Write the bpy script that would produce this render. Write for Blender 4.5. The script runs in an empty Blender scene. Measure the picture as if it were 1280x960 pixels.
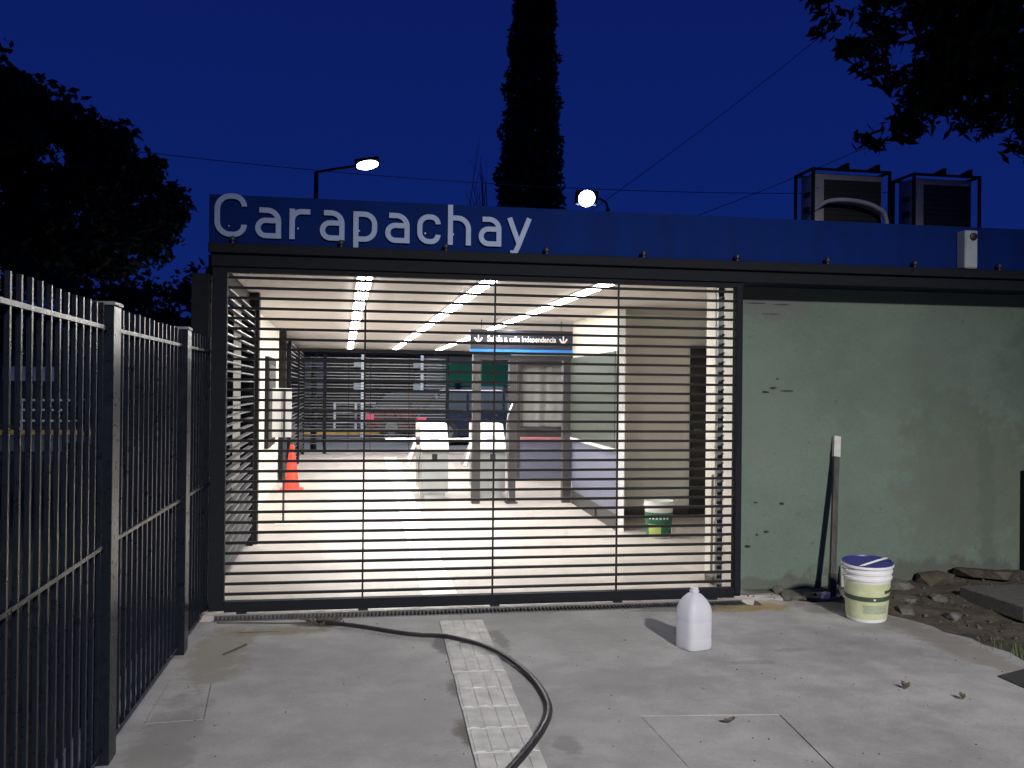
import bpy, bmesh, math, random
import numpy as np
from mathutils import Vector, Matrix, geometry
R = math.radians
random.seed(7); rng = np.random.default_rng(7)
S = bpy.context.scene
COL = S.collection

# ---------------------------------------------------------------- camera
cam_d = bpy.data.cameras.new("camera"); cam = bpy.data.objects.new("camera", cam_d); COL.objects.link(cam)
YAW, PITCH, ROLL = R(10.07), R(.33), R(.57)
f = Vector((math.sin(YAW)*math.cos(PITCH), math.cos(YAW)*math.cos(PITCH), math.sin(PITCH)))
r0 = Vector((math.cos(YAW), -math.sin(YAW), 0)); u0 = r0.cross(f)
rr = math.cos(ROLL)*r0 + math.sin(ROLL)*u0; uu = rr.cross(f)
M = Matrix((rr, uu, -f)).transposed().to_4x4(); M.translation = (0, 0, 1.42)
cam.matrix_world = M
cam_d.sensor_width = 36; cam_d.lens = 36*1200/1280; cam_d.clip_start = .05; cam_d.clip_end = 2000
S.camera = cam

# ---------------------------------------------------------------- exposure, dusk sky
S.view_settings.view_transform = 'Standard'; S.view_settings.look = 'None'
S.view_settings.exposure = 0; S.view_settings.gamma = 1
W = bpy.data.worlds.new("World"); S.world = W; W.use_nodes = True
nt = W.node_tree; nt.nodes.clear()
out = nt.nodes.new('ShaderNodeOutputWorld'); bg = nt.nodes.new('ShaderNodeBackground')
tc = nt.nodes.new('ShaderNodeTexCoord'); sep = nt.nodes.new('ShaderNodeSeparateXYZ')
ramp = nt.nodes.new('ShaderNodeValToRGB')          # deep blue hour: a touch lighter and greener near the horizon
nt.links.new(tc.outputs['Generated'], sep.inputs[0]); nt.links.new(sep.outputs['Z'], ramp.inputs[0])
e = ramp.color_ramp.elements
e[0].position = 0.0; e[0].color = (.0042, .0180, .140, 1)
e[1].position = .8; e[1].color = (.0022, .0065, .070, 1)
m_ = e.new(.22); m_.color = (.0034, .0135, .130, 1)
nt.links.new(ramp.outputs[0], bg.inputs[0]); bg.inputs[1].default_value = 1.0
nt.links.new(bg.outputs[0], out.inputs[0])
LAMP_FRONT = 10800; STRIP = 44.0; LAMP_FAR = 2200

# ---------------------------------------------------------------- materials
MATS = {}
def nodes(name):
    m = bpy.data.materials.new(name); m.use_nodes = True
    return m, m.node_tree, m.node_tree.nodes['Principled BSDF']
def mat(name, col, rough=.6, metal=0, var=.15, scale=8, bump=.0, bscale=60, spec=.5, stretch=None, trans=0):
    if name in MATS: return MATS[name]
    m, t, p = nodes(name)
    p.inputs['Roughness'].default_value = rough; p.inputs['Metallic'].default_value = metal
    p.inputs['Specular IOR Level'].default_value = spec
    g = t.nodes.new('ShaderNodeNewGeometry')
    vec = g.outputs['Position']
    if stretch:
        mp = t.nodes.new('ShaderNodeMapping'); mp.inputs['Scale'].default_value = stretch
        t.links.new(vec, mp.inputs[0]); vec = mp.outputs[0]
    n = t.nodes.new('ShaderNodeTexNoise'); n.inputs['Scale'].default_value = scale; n.inputs['Detail'].default_value = 6
    n.inputs['Roughness'].default_value = .65
    t.links.new(vec, n.inputs['Vector'])
    mr = t.nodes.new('ShaderNodeMapRange'); mr.inputs[1].default_value = .3; mr.inputs[2].default_value = .7
    mr.inputs[3].default_value = 1-var; mr.inputs[4].default_value = 1+var
    t.links.new(n.outputs[0], mr.inputs[0])
    mx = t.nodes.new('ShaderNodeVectorMath'); mx.operation = 'SCALE'; mx.inputs[0].default_value = col
    t.links.new(mr.outputs[0], mx.inputs['Scale']); t.links.new(mx.outputs[0], p.inputs['Base Color'])
    mr2 = t.nodes.new('ShaderNodeMapRange'); mr2.inputs[3].default_value = max(.05, rough-.12); mr2.inputs[4].default_value = min(1, rough+.12)
    t.links.new(n.outputs[0], mr2.inputs[0]); t.links.new(mr2.outputs[0], p.inputs['Roughness'])
    if bump:
        b = t.nodes.new('ShaderNodeBump'); b.inputs['Strength'].default_value = bump; b.inputs['Distance'].default_value = .01
        n2 = t.nodes.new('ShaderNodeTexNoise'); n2.inputs['Scale'].default_value = bscale; n2.inputs['Detail'].default_value = 8
        t.links.new(vec, n2.inputs['Vector']); t.links.new(n2.outputs[0], b.inputs['Height'])
        t.links.new(b.outputs[0], p.inputs['Normal'])
    MATS[name] = m
    return m
def emit(name, col, s):
    m, t, p = nodes(name)
    p.inputs['Base Color'].default_value = (.8, .8, .8, 1)
    p.inputs['Emission Color'].default_value = (*col, 1); p.inputs['Emission Strength'].default_value = s
    MATS[name] = m; return m
def stained(name, col, stains, var=.17, bump=.3, rough=.8, big=1.1, wall=False):
    """concrete with soft mottling, fine grain and stains that have a place and a shape: (x, y, rx, ry, colour, strength)"""
    m, t, p = nodes(name); L = t.links.new
    p.inputs['Specular IOR Level'].default_value = .3
    g = t.nodes.new('ShaderNodeNewGeometry'); pos = g.outputs['Position']
    if wall:                                     # stains then sit at (x, z)
        sx = t.nodes.new('ShaderNodeSeparateXYZ'); cx_ = t.nodes.new('ShaderNodeCombineXYZ'); L(pos, sx.inputs[0])
        L(sx.outputs[0], cx_.inputs[0]); L(sx.outputs[2], cx_.inputs[1]); L(sx.outputs[1], cx_.inputs[2]); pos = cx_.outputs[0]
    def noise(sc, det=6, ro=.6):
        n = t.nodes.new('ShaderNodeTexNoise'); n.inputs['Scale'].default_value = sc; n.inputs['Detail'].default_value = det
        n.inputs['Roughness'].default_value = ro; L(pos, n.inputs['Vector']); return n.outputs[0]
    def rng_(v, a, b, c, d):
        q = t.nodes.new('ShaderNodeMapRange'); q.interpolation_type = 'SMOOTHSTEP'
        for i, x in enumerate((a, b, c, d)): q.inputs[i+1].default_value = x
        L(v, q.inputs[0]); return q.outputs[0]
    def math_(op, a, b):
        q = t.nodes.new('ShaderNodeMath'); q.operation = op
        for i, x in enumerate((a, b)):
            if isinstance(x, (int, float)): q.inputs[i].default_value = x
            else: L(x, q.inputs[i])
        return q.outputs[0]
    nb, nm, nf = noise(big), noise(5.5), noise(70, 4)
    k = math_('MULTIPLY', rng_(nb, .3, .7, 1-var, 1+var), rng_(nm, .3, .7, 1-var*.7, 1+var*.7))
    k = math_('MULTIPLY', k, rng_(nf, .25, .75, .93, 1.07))
    sp = noise(23, 2, .5)
    k = math_('MULTIPLY', k, rng_(sp, .70, .78, 1, .72))     # scattered dark specks
    vs = t.nodes.new('ShaderNodeVectorMath'); vs.operation = 'SCALE'; vs.inputs[0].default_value = col; L(k, vs.inputs['Scale'])
    cur = vs.outputs[0]
    ns = noise(6.5, 5, .7)
    for (x, y, rx, ry, c, st) in stains:
        d = t.nodes.new('ShaderNodeVectorMath'); d.operation = 'SUBTRACT'; L(pos, d.inputs[0]); d.inputs[1].default_value = (x, y, 0)
        s = t.nodes.new('ShaderNodeVectorMath'); s.operation = 'MULTIPLY'; L(d.outputs[0], s.inputs[0]); s.inputs[1].default_value = (1/rx, 1/ry, 0)
        ln = t.nodes.new('ShaderNodeVectorMath'); ln.operation = 'LENGTH'; L(s.outputs[0], ln.inputs[0])
        v = math_('ADD', ln.outputs['Value'], math_('MULTIPLY', math_('SUBTRACT', ns, .5), 2.2))
        fac = rng_(v, .55, 1.05, st, 0)
        mx = t.nodes.new('ShaderNodeMix'); mx.data_type = 'RGBA'; L(fac, mx.inputs[0]); L(cur, mx.inputs[6]); mx.inputs[7].default_value = (*c, 1)
        cur = mx.outputs[2]
    L(cur, p.inputs['Base Color'])
    L(rng_(nm, .3, .7, rough-.12, rough+.1), p.inputs['Roughness'])
    b = t.nodes.new('ShaderNodeBump'); b.inputs['Strength'].default_value = bump; b.inputs['Distance'].default_value = .006
    L(math_('ADD', nf, math_('MULTIPLY', nm, 2.0)), b.inputs['Height']); L(b.outputs[0], p.inputs['Normal'])
    MATS[name] = m; return m

BROWN = (.075, .058, .036); DAMP = (.13, .125, .115); OCH = (.30, .21, .07)
concrete = stained('pavement concrete', (.325, .318, .303), [
    (2.62, 5.98, .42, .16, OCH, .85), (2.2, 6.0, .35, .1, BROWN, .6), (.57, 4.55, .07, .16, DAMP, .8), (.53, 3.95, .07, .2, BROWN, .75),
    (.56, 5.35, .06, .22, DAMP, .75), (.90, 3.75, .06, .15, DAMP, .5), (.90, 5.4, .05, .3, DAMP, .6), (-.35, 5.75, .4, .12, (.22, .19, .12), .8),
    (-.62, 5.3, .2, .7, (.2, .175, .13), .6), (-.09, 5.87, .2, .08, BROWN, .8), (-.45, 5.74, .14, .02, BROWN, .8), (2.15, 4.75, .13, .05, DAMP, .25),
    (2.45, 4.95, .12, .04, DAMP, .25), (3.42, 5.0, .16, .9, (.22, .19, .15), .6), (3.3, 5.9, .4, .25, (.16, .14, .11), .7), (-.68, 3.9, .15, .8, (.2, .19, .17), .6),
    (1.2, 4.6, .5, .12, (.27, .265, .25), .5), (0.2, 4.2, .5, .3, (.28, .275, .265), .5)])
floor_m = stained('hall floor concrete', (.44, .395, .365), [(-.2, 6.9, .5, .35, (.36, .32, .3), .5), (2.2, 7.6, .6, .3, (.36, .33, .3), .5), (1.6, 9.4, .8, .5, (.38, .345, .32), .5), (-.1, 12, .5, 1.6, (.37, .34, .31), .5)], var=.10, bump=.08, rough=.5)
tile_m = mat('tactile tile paint', (.50, .485, .455), .7, var=.26, scale=9, bump=.25, bscale=90)
tile_in = mat('pale tactile tile', (.86, .83, .76), .5, var=.05, scale=10)
dirt_m = mat('dirt', (.085, .072, .055), .95, var=.45, scale=9, bump=.9, bscale=35, spec=.1)
rubble_m = mat('broken concrete', (.12, .112, .10), .9, var=.3, scale=22, bump=.7, bscale=60, spec=.2)
ground_m = mat('dark gravel ground', (.05, .048, .044), .95, var=.4, scale=14, bump=.8, bscale=40, spec=.15)
asphalt = mat('asphalt', (.075, .075, .078), .8, var=.25, scale=12, bump=.4, bscale=90)
OL = (.115, .118, .078); DG = (.075, .105, .075)
green_wall = stained('green grey render', (.120, .158, .127), [
    (4.65, .75, .75, .7, OL, .45), (4.2, 1.5, .6, .35, (.11, .12, .10), .3), (4.75, .7, .09, .75, DG, .5), (4.4, 1.25, .35, .3, DG, .3),
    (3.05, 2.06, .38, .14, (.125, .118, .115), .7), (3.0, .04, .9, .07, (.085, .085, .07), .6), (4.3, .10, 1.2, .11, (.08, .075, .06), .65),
    (3.0, 1.2, .4, .5, (.14, .17, .142), .4), (5.3, 1.6, .5, .8, DG, .4)], var=.08, bump=.55, rough=.88, big=1.6, wall=True)
blue_paint = mat('deep blue paint', (.0020, .0160, .110), .8, var=.22, scale=5, spec=.1, stretch=(1, 1, .25))
dark_steel = mat('dark painted steel', (.010, .011, .015), .75, .0, var=.25, scale=18, bump=.08, spec=.15)
slat_m = mat('brown black steel slat', (.012, .010, .010), .65, .0, var=.2, scale=16, spec=.2)
fence_m = mat('charcoal fence paint', (.007, .009, .014), .30, .0, var=.25, scale=25, bump=.04, spec=.22)
metal_rail = mat('worn grey steel', (.16, .165, .17), .45, .6, var=.25, scale=22)
letter_m = mat('sky tinted brushed metal letter', (.22, .29, .46), .5, .0, var=.08, scale=20)  # blue of the reflected sky is mixed into the base colour, metallic left off
ceil_m = mat('cream ceiling paint', (.62, .58, .545), .8, var=.03, scale=3)
cream = mat('cream wall paint', (.80, .77, .66), .7, var=.04, scale=4, bump=.1, bscale=70)
white = mat('white paint', (.76, .75, .74), .5, var=.05, scale=9)
pier_m = mat('white pier paint', (.74, .70, .63), .7, var=.06, scale=6, bump=.1)
lilac = mat('lilac speckled panel', (.15, .16, .235), .6, var=.28, scale=60)
dark_door = mat('dark door', (.014, .012, .012), .5, var=.2, scale=6)
skirt = mat('dark skirting', (.045, .042, .04), .6, var=.2, scale=10)
portal_m = mat('grey portal steel', (.055, .051, .052), .5, .0, var=.12, scale=14)
curtain_m = mat('grey curtain', (.31, .31, .30), .9, var=.08, scale=5)
pink = mat('faded pink sill', (.48, .17, .19), .6)
red = mat('red cone plastic', (.72, .06, .035), .5, var=.1)
navy = mat('navy sign', (.015, .016, .034), .4, var=.08)
sky_blue = mat('bright blue band', (.02, .20, .62), .4, var=.05)
letter_w = mat('white lettering', (.85, .85, .85), .5, var=.02)
logo = mat('grey print', (.35, .36, .42), .5)
black = mat('black rubber', (.012, .012, .013), .5, var=.3, scale=30)
hose_m = mat('black ribbed hose', (.020, .020, .021), .38, var=.35, scale=18, bump=.15)
bk_white = mat('bucket white plastic', (.70, .69, .68), .42, var=.06, scale=14)
bk_label = mat('pale yellow green label', (.50, .52, .31), .5, var=.14, scale=12)
bk_dark = mat('dark green print', (.045, .075, .035), .5, var=.2)
bk_grey = mat('grey green print', (.33, .37, .25), .5, var=.2, scale=40)
lid_blue = mat('blue lid', (.035, .035, .19), .4, var=.2)
pail_green = mat('pail green print', (.012, .13, .06), .45, var=.12)
pail_yel = mat('pail yellow green print', (.50, .58, .16), .5, var=.15)
wood = mat('grey weathered wood', (.060, .058, .052), .85, var=.85, scale=22, bump=.3, stretch=(1, 1, .15))
wood_pale = mat('pale wood end', (.50, .49, .46), .8, var=.2, scale=20)
broom_m = mat('broom stick', (.10, .085, .07), .6, var=.2)
bark = mat('bark', (.035, .028, .022), .95, var=.4, scale=12, bump=.8)
leaf_dark = mat('dark leaf', (.030, .036, .022), .7, var=.45, scale=2.2, spec=.2)
leaf_near = mat('leaf', (.022, .030, .015), .8, var=.55, scale=9, spec=.12)
cypress_m = mat('cypress leaf', (.040, .047, .030), .8, var=.4, scale=3, spec=.15)
grass_m = mat('grass blade', (.06, .085, .03), .7, var=.4)
ac_m = mat('ac casing', (.42, .40, .36), .5, var=.18, scale=7)
ac_dark = mat('condenser grille', (.02, .018, .017), .7, var=.4, scale=30)
pipe_pale = mat('pale insulated pipe', (.55, .56, .58), .7, var=.15)
box_pale = mat('pale plastic box', (.30, .34, .35), .5, var=.08)
yellow = mat('yellow kerb paint', (.62, .36, .05), .7, var=.3, scale=6)
rail_w = mat('white railing paint', (.72, .72, .76), .5, var=.1)
shop_m = mat('grey shop wall', (.26, .26, .28), .8, var=.2, scale=2)
shop_green = mat('green fascia', (.01, .30, .15), .5, var=.15, scale=4)
shut_m = mat('white roller shutter', (.78, .78, .82), .5, var=.06)
brick_dark = mat('dark building wall', (.045, .045, .05), .9, var=.25, scale=3)
winglass = mat('dull window', (.25, .32, .36), .2, var=.1)
car_blue = mat('dark blue car paint', (.020, .025, .050), .25, .3, var=.05)
car_red = mat('dark red car paint', (.06, .010, .016), .28, .2, var=.05)
car_glass = mat('car glass', (.05, .057, .068), .12, var=.05)
tail = mat('tail light', (.75, .05, .12), .3)
arm_m = mat('satin steel arm', (.82, .82, .83), .4, .3, var=.04)
chrome = mat('polished steel tube', (.75, .75, .76), .22, .9, var=.03)
dry_leaf = mat('dry leaf brown', (.085, .065, .045), .8, var=.3, scale=30)
glow_lamp = emit('lamp glow', (.88, .94, 1), 14)
glow_strip = emit('led strip', (.985, .97, .94), STRIP)
def plastic_translucent():
    m, t, p = nodes('milky plastic')
    p.inputs['Base Color'].default_value = (.86, .86, .88, 1); p.inputs['Roughness'].default_value = .35
    tr = t.nodes.new('ShaderNodeBsdfTranslucent'); tr.inputs[0].default_value = (.78, .78, .82, 1)
    mx = t.nodes.new('ShaderNodeMixShader'); mx.inputs[0].default_value = .55
    o = t.nodes['Material Output']
    t.links.new(p.outputs[0], mx.inputs[1]); t.links.new(tr.outputs[0], mx.inputs[2]); t.links.new(mx.outputs[0], o.inputs[0])
    return m
milky = plastic_translucent()
def pane_mat():
    m, t, p = nodes('green grey glass')
    p.inputs['Base Color'].default_value = (.075, .088, .072, 1); p.inputs['Roughness'].default_value = .35
    p.inputs['Specular IOR Level'].default_value = .6; p.inputs['Alpha'].default_value = .93
    return m
glass_m = pane_mat()

# ---------------------------------------------------------------- builders
WLOC = {}
def link(o, parent=None):
    COL.objects.link(o)
    if parent: o.parent = parent
    return o
def tag(o, label=None, cat=None, group=None, kind=None):
    if label: o['label'] = label
    if cat: o['category'] = cat
    if group: o['group'] = group
    if kind: o['kind'] = kind
    return o
def thing(name, label, cat, loc=(0, 0, 0), group=None):
    o = link(bpy.data.objects.new(name, None)); o.location = loc; o.empty_display_size = .1
    WLOC[o] = Vector(loc)
    return tag(o, label, cat, group)
class MB:
    def __init__(s): s.v = []; s.f = []; s.smooth = False
    def add(s, vs, fs):
        n = len(s.v); s.v += [tuple(x) for x in vs]; s.f += [tuple(i+n for i in q) for q in fs]; return s
    def box(s, x0, x1, y0, y1, z0, z1, mtx=None, bev=0):
        if bev:
            b = bmesh.new(); bmesh.ops.create_cube(b, size=1)
            for v in b.verts: v.co = Vector((x0+(v.co.x+.5)*(x1-x0), y0+(v.co.y+.5)*(y1-y0), z0+(v.co.z+.5)*(z1-z0)))
            bmesh.ops.bevel(b, geom=b.edges[:], offset=bev, segments=1, affect='EDGES', profile=.5)
            b.verts.index_update()
            vs = [v.co.copy() for v in b.verts]; fs = [[v.index for v in q.verts] for q in b.faces]; b.free()
        else:
            vs = [Vector(p) for p in ((x0,y0,z0),(x1,y0,z0),(x1,y1,z0),(x0,y1,z0),(x0,y0,z1),(x1,y0,z1),(x1,y1,z1),(x0,y1,z1))]
            fs = [(3,2,1,0),(4,5,6,7),(0,1,5,4),(1,2,6,5),(2,3,7,6),(3,0,4,7)]
        if mtx: vs = [mtx @ v for v in vs]
        return s.add(vs, fs)
    def beam(s, a, b, w, d, up=(0, 0, 1)):
        a, b = Vector(a), Vector(b); z = (b-a).normalized(); x = z.cross(Vector(up))
        if x.length < 1e-3: x = Vector((1, 0, 0))
        x.normalize(); y = z.cross(x)
        vs = [p + x*i*w/2 + y*j*d/2 for p in (a, b) for i, j in ((-1,-1),(1,-1),(1,1),(-1,1))]
        return s.add(vs, [(3,2,1,0),(4,5,6,7),(0,1,5,4),(1,2,6,5),(2,3,7,6),(3,0,4,7)])
    def tube(s, pts, r, n=8, cap=True):
        pts = [Vector(p) for p in pts]; rs = r if isinstance(r, (list, tuple)) else [r]*len(pts)
        rings = []; nx = None
        for i, p in enumerate(pts):
            t = (pts[min(i+1, len(pts)-1)] - pts[max(i-1, 0)]).normalized()
            if nx is None:
                nx = t.cross(Vector((0, 0, 1)))
                if nx.length < 1e-3: nx = Vector((1, 0, 0))
            nx = (nx - t*nx.dot(t)).normalized(); ny = t.cross(nx)
            rings.append([p + (nx*math.cos(2*math.pi*k/n) + ny*math.sin(2*math.pi*k/n))*rs[i] for k in range(n)])
        vs = [v for q in rings for v in q]; m = len(pts)
        fs = [(i*n+k, i*n+(k+1)%n, (i+1)*n+(k+1)%n, (i+1)*n+k) for i in range(m-1) for k in range(n)]
        if cap: fs += [tuple(range(n-1, -1, -1)), tuple((m-1)*n+k for k in range(n))]
        s.smooth = True
        return s.add(vs, fs)
    def lathe(s, c, prof, n=24, mtx=None, sq=None, cap=True, a0=0, a1=2*math.pi):
        vs = []; full = abs(a1-a0-2*math.pi) < 1e-6; nn = n if full else n+1
        for (r, z) in prof:
            for k in range(nn):
                a = a0+(a1-a0)*k/n; ca, sa = math.cos(a), math.sin(a)
                q = 1 if not sq else (abs(ca)**sq+abs(sa)**sq)**(-1/sq)
                v = Vector((r*q*ca, r*q*sa, z))
                if mtx: v = mtx @ v
                vs.append(v + Vector(c))
        m = len(prof)
        fs = [(i*nn+k, i*nn+(k+1)%nn, (i+1)*nn+(k+1)%nn, (i+1)*nn+k) for i in range(m-1) for k in range(nn if full else nn-1)]
        if cap and full: fs += [tuple(range(nn-1, -1, -1)), tuple((m-1)*nn+k for k in range(nn))]
        s.smooth = True
        return s.add(vs, fs)
    def prism(s, poly, axis, a, b):
        """poly in the other two axes, extruded a..b along axis 0/1/2"""
        n = len(poly)
        def mk(p, t): q = list(p); q.insert(axis, t); return tuple(q)
        vs = [mk(p, a) for p in poly] + [mk(p, b) for p in poly]
        tri = geometry.tessellate_polygon([[Vector((p[0], p[1], 0)) for p in poly]])
        fs = [tuple(q) for q in tri] + [tuple(i+n for i in reversed(q)) for q in tri] + [(i, (i+1)%n, (i+1)%n+n, i+n) for i in range(n)]
        return s.add(vs, fs)
    def mesh(s, name, m, off=Vector((0, 0, 0))):
        me = bpy.data.meshes.new(name); me.from_pydata([(v[0]-off[0], v[1]-off[1], v[2]-off[2]) for v in s.v], [], s.f)
        me.materials.append(m)
        b = bmesh.new(); b.from_mesh(me); bmesh.ops.recalc_face_normals(b, faces=b.faces); b.to_mesh(me); b.free()
        if s.smooth:
            me.shade_smooth()
            try: me.set_sharp_from_angle(angle=R(40))
            except Exception: pass
        me.update(); return me
    def build(s, name, m, parent=None, **kw):
        off = Vector((0, 0, 0)); q = parent
        while q is not None:
            off += WLOC.get(q, Vector((0, 0, 0))); q = q.parent
        o = link(bpy.data.objects.new(name, s.mesh(name, m, off)), parent)
        return tag(o, **kw)
def shared(name, me, parent, loc, rot=None, scl=None):
    off = Vector((0, 0, 0)); q = parent
    while q is not None:
        off += WLOC.get(q, Vector((0, 0, 0))); q = q.parent
    o = link(bpy.data.objects.new(name, me), parent); o.location = Vector(loc)-off
    if rot: o.rotation_euler = rot
    if scl: o.scale = scl
    return o
def copy_tree(o, parent=None):
    c = o.copy(); COL.objects.link(c)
    if parent: c.parent = parent
    for ch in list(o.children): copy_tree(ch, c)
    return c
def arc_pts(pts, rad, n=7):
    """polyline with rounded corners"""
    pts = [Vector(p) for p in pts]; o = [pts[0]]
    for i in range(1, len(pts)-1):
        a, b, c = pts[i-1], pts[i], pts[i+1]; r = rad[i] if isinstance(rad, (list, tuple)) else rad
        r = min(r, (a-b).length*(.99 if i == 1 else .497), (c-b).length*(.99 if i == len(pts)-2 else .497))
        if r <= 0: o.append(b); continue
        p, q = b+(a-b).normalized()*r, b+(c-b).normalized()*r
        wt = math.sin((a-b).angle(c-b)/2)          # rational quadratic: a true circular fillet
        for k in range(n+1):
            t = k/n; o.append((p*(1-t)**2 + b*2*wt*t*(1-t) + q*t*t)/((1-t)**2+2*wt*t*(1-t)+t*t))
    return o + [pts[-1]]
def catmull(pts, n=10):
    pts = [Vector(p) for p in pts]; P = [pts[0]*2-pts[1]]+pts+[pts[-1]*2-pts[-2]]; o = []
    for i in range(1, len(P)-2):
        for k in range(n):
            t = k/n; a, b, c, d = P[i-1:i+3]
            o.append(.5*((2*b)+(c-a)*t+(2*a-5*b+4*c-d)*t*t+(3*b-3*c+d-a)*t**3))
    return o+[pts[-1]]

# ================================================================ SETTING
g = MB(); g.add([(-400,-300,-.06),(400,-300,-.06),(400,700,-.06),(-400,700,-.06)], [(0,1,2,3)])
tag(g.build('ground', ground_m), 'dark gravel ground beyond the fence and around the station', kind='structure')
# concrete forecourt, with recesses for the two cut-in covers
edge = [(3.62,-3),(3.60,2.2),(3.64,3.1),(3.58,3.7),(3.62,4.2),(3.60,4.58),(3.64,4.74),(3.60,4.9),(3.62,5.04),(3.55,5.19),(3.57,5.33),(3.53,5.49),(3.48,5.6),(3.45,5.72),(3.36,5.8),(3.38,5.93),(3.30,6.05),(3.16,6.04),(3.05,6.12),(3.0,6.09),(2.9,6.2),(2.80,6.22),(2.78,6.015)]
outer = [(-1.05,-3)] + edge + [(-1.05,6.015)]
coverL = [(-.80,4.85),(-.60,4.78),(-.565,4.27),(-.80,4.25)]
coverR = [(1.305,4.035),(1.915,3.965),(1.84,3.30),(1.31,3.34)]
def grow(p, d):
    c = sum((Vector(q) for q in p), Vector((0, 0)))/len(p)
    return [tuple(Vector(q)+(Vector(q)-c).normalized()*d) for q in p]
loops = [outer, grow(coverL, .007), grow(coverR, .006)]
flat = [p for l in loops for p in l]
tri = geometry.tessellate_polygon([[Vector((*p, 0)) for p in l] for l in loops])
pv = MB(); n = len(flat)
pv.v = [(*p, 0.0) for p in flat] + [(*p, -.09) for p in flat]; pv.f = [tuple(q) for q in tri]
k = 0
for l in loops:
    m = len(l); pv.f += [(k+i, k+(i+1)%m, k+(i+1)%m+n, k+i+n) for i in range(m)]; k += m
pave = tag(pv.build('pavement', concrete), 'pale concrete forecourt in front of the gate', kind='structure')
for c, h in ((coverL, .003), (coverR, .0)):
    MB().prism(grow(c, -.001), 2, -.055, h-.002).build('cover_slab', concrete, pave)
# tactile strip outside: ribbed tiles, each its own piece
def rib_tile(w, l, ribs, name, m, h=.010):
    t = MB(); t.box(-w/2, w/2, -l/2, l/2, 0, h, bev=.002)
    for i in range(ribs):
        x = -w/2 + w*(i+.5)/ribs; t.box(x-w/ribs*.33, x+w/ribs*.33, -l/2+.008, l/2-.008, h-.001, h+.0032, bev=.0015)
    return t.mesh(name, m)
strip = link(bpy.data.objects.new('tactile_paving', None)); tag(strip, 'strip of white ribbed tactile tiles leading to the gate', kind='structure')
tm = [rib_tile(.264, .264, 4, 'tile', tile_m) for _ in range(1)]
ang = math.atan2(-.09, 2.2)
for i in range(22):
    y = 5.70 - i*.268
    x = .735 + (y-5.82)*.040
    shared('tile', tm[0], strip, (x+random.uniform(-.002, .002), y, random.uniform(0, .002)-.002), (random.uniform(-.004, .004), random.uniform(-.004, .004), -.040+random.uniform(-.004, .004)))
# hall floor and its paler tactile strip
fl = MB(); fl.box(-1.0, 4.6, 6.175, 21.4, -.09, .004)
floor = tag(fl.build('floor', floor_m), 'pale concrete floor of the station hall', kind='structure')
fr = MB(); fr.box(-1.05, 2.78, 6.0151, 6.03, -.09, -.002); fr.build('drain_kerb', rubble_m, floor)
tin = rib_tile(.245, .40, 4, 'floor_tile', tile_in, .006)
for i in range(33):
    y = 6.62+i*.405
    shared('floor_tile', tin, floor, (.685+(y-6.84)*.024, y, .0045), (0, 0, -.024))
# dirt bank on the right
nx, ny = 70, 80
def dz(x, y):
    u = max(0, min(1, (x-3.3)/1.6)); v = max(0, (y-5.2)/1.4)
    nz = .5*math.sin(x*5.1+y*3.3)+.3*math.sin(x*13+y*7.7+1)+.3*math.sin(y*17-x*9)+.25*math.sin(x*31+y*23)
    return -.035 + .012*nz + .10*u*v + .05*v*min(1, max(0, (x-3.0)/.5)) + random.uniform(-.006, .006)
xs = [2.72+i*(7.4-2.72)/nx for i in range(nx+1)]; ys = [1.0+j*(6.62-1.0)/ny for j in range(ny+1)]
d = MB(); d.v = [(x, y, dz(x, y) - (.06 if x < 3.3 and y < 6.0 else 0)) for y in ys for x in xs]
d.f = [(j*(nx+1)+i, j*(nx+1)+i+1, (j+1)*(nx+1)+i+1, (j+1)*(nx+1)+i) for j in range(ny) for i in range(nx)]
d.smooth = True
tag(d.build('dirt', dirt_m), 'bare dirt along the foot of the green wall', kind='structure')
rd = MB(); rd.box(-40, 40, 22.3, 30.0, -.2, -.03)
tag(rd.build('road', asphalt), 'asphalt street behind the station', kind='structure')
fp = MB(); fp.box(-40, 40, 30.16, 37.5, -.2, .06)
tag(fp.build('far_pavement', asphalt), 'pavement on the far side of the street', kind='structure')
kb = MB(); kb.box(-40, 40, 30.0, 30.16, -.2, .10)
tag(kb.build('kerb', yellow), 'yellow painted kerb across the street', kind='structure')

# ================================================================ STATION BUILDING
B = thing('station_building', 'low station building with green rendered wall and blue parapet', 'station')
fw = MB(); MB().box(2.79, 2.8045, 6.455, 6.75, -.05, 2.2).build('wall_end', pier_m, B)
fw.box(2.805, 7.6, 6.45, 6.75, -.15, 2.2).build('front_wall', green_wall, B)
ch = MB()
for (x, z, w, h) in ((2.92, 2.055, .20, .012), (3.10, 2.05, .14, .009), (3.03, 1.98, .16, .006), (3.05, 1.45, .06, .018), (2.98, 1.42, .045, .016), (3.16, 1.43, .12, .012), (3.08, 1.515, .02, .016), (2.93, .40, .03, .014),
                     (3.0, .42, .05, .02), (2.92, .63, .03, .012), (2.86, .32, .05, .02), (3.12, .62, .05, .02), (3.0, 1.42, .05, .012)):
    k = 7; po = [(x+w/2*math.cos(a*2*math.pi/k)*random.uniform(.6, 1.2), z+h/2*math.sin(a*2*math.pi/k)*random.uniform(.6, 1.3)) for a in range(k)]
    ch.prism(po, 1, 6.4465, 6.46)
tag(ch.build('plaster_chip', black, B), kind='stuff')
MB().box(-.82, 7.6, 6.19, 6.32, 2.296, 2.615).build('parapet', blue_paint, B)
MB().box(2.73, 7.6, 6.322, 6.45, 2.17, 2.2955).build('soffit', blue_paint, B)
MB().box(-.815, 7.6, 6.115, 6.19, 2.245, 2.305, bev=.004).build('beam_cap', dark_steel, B)
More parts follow.
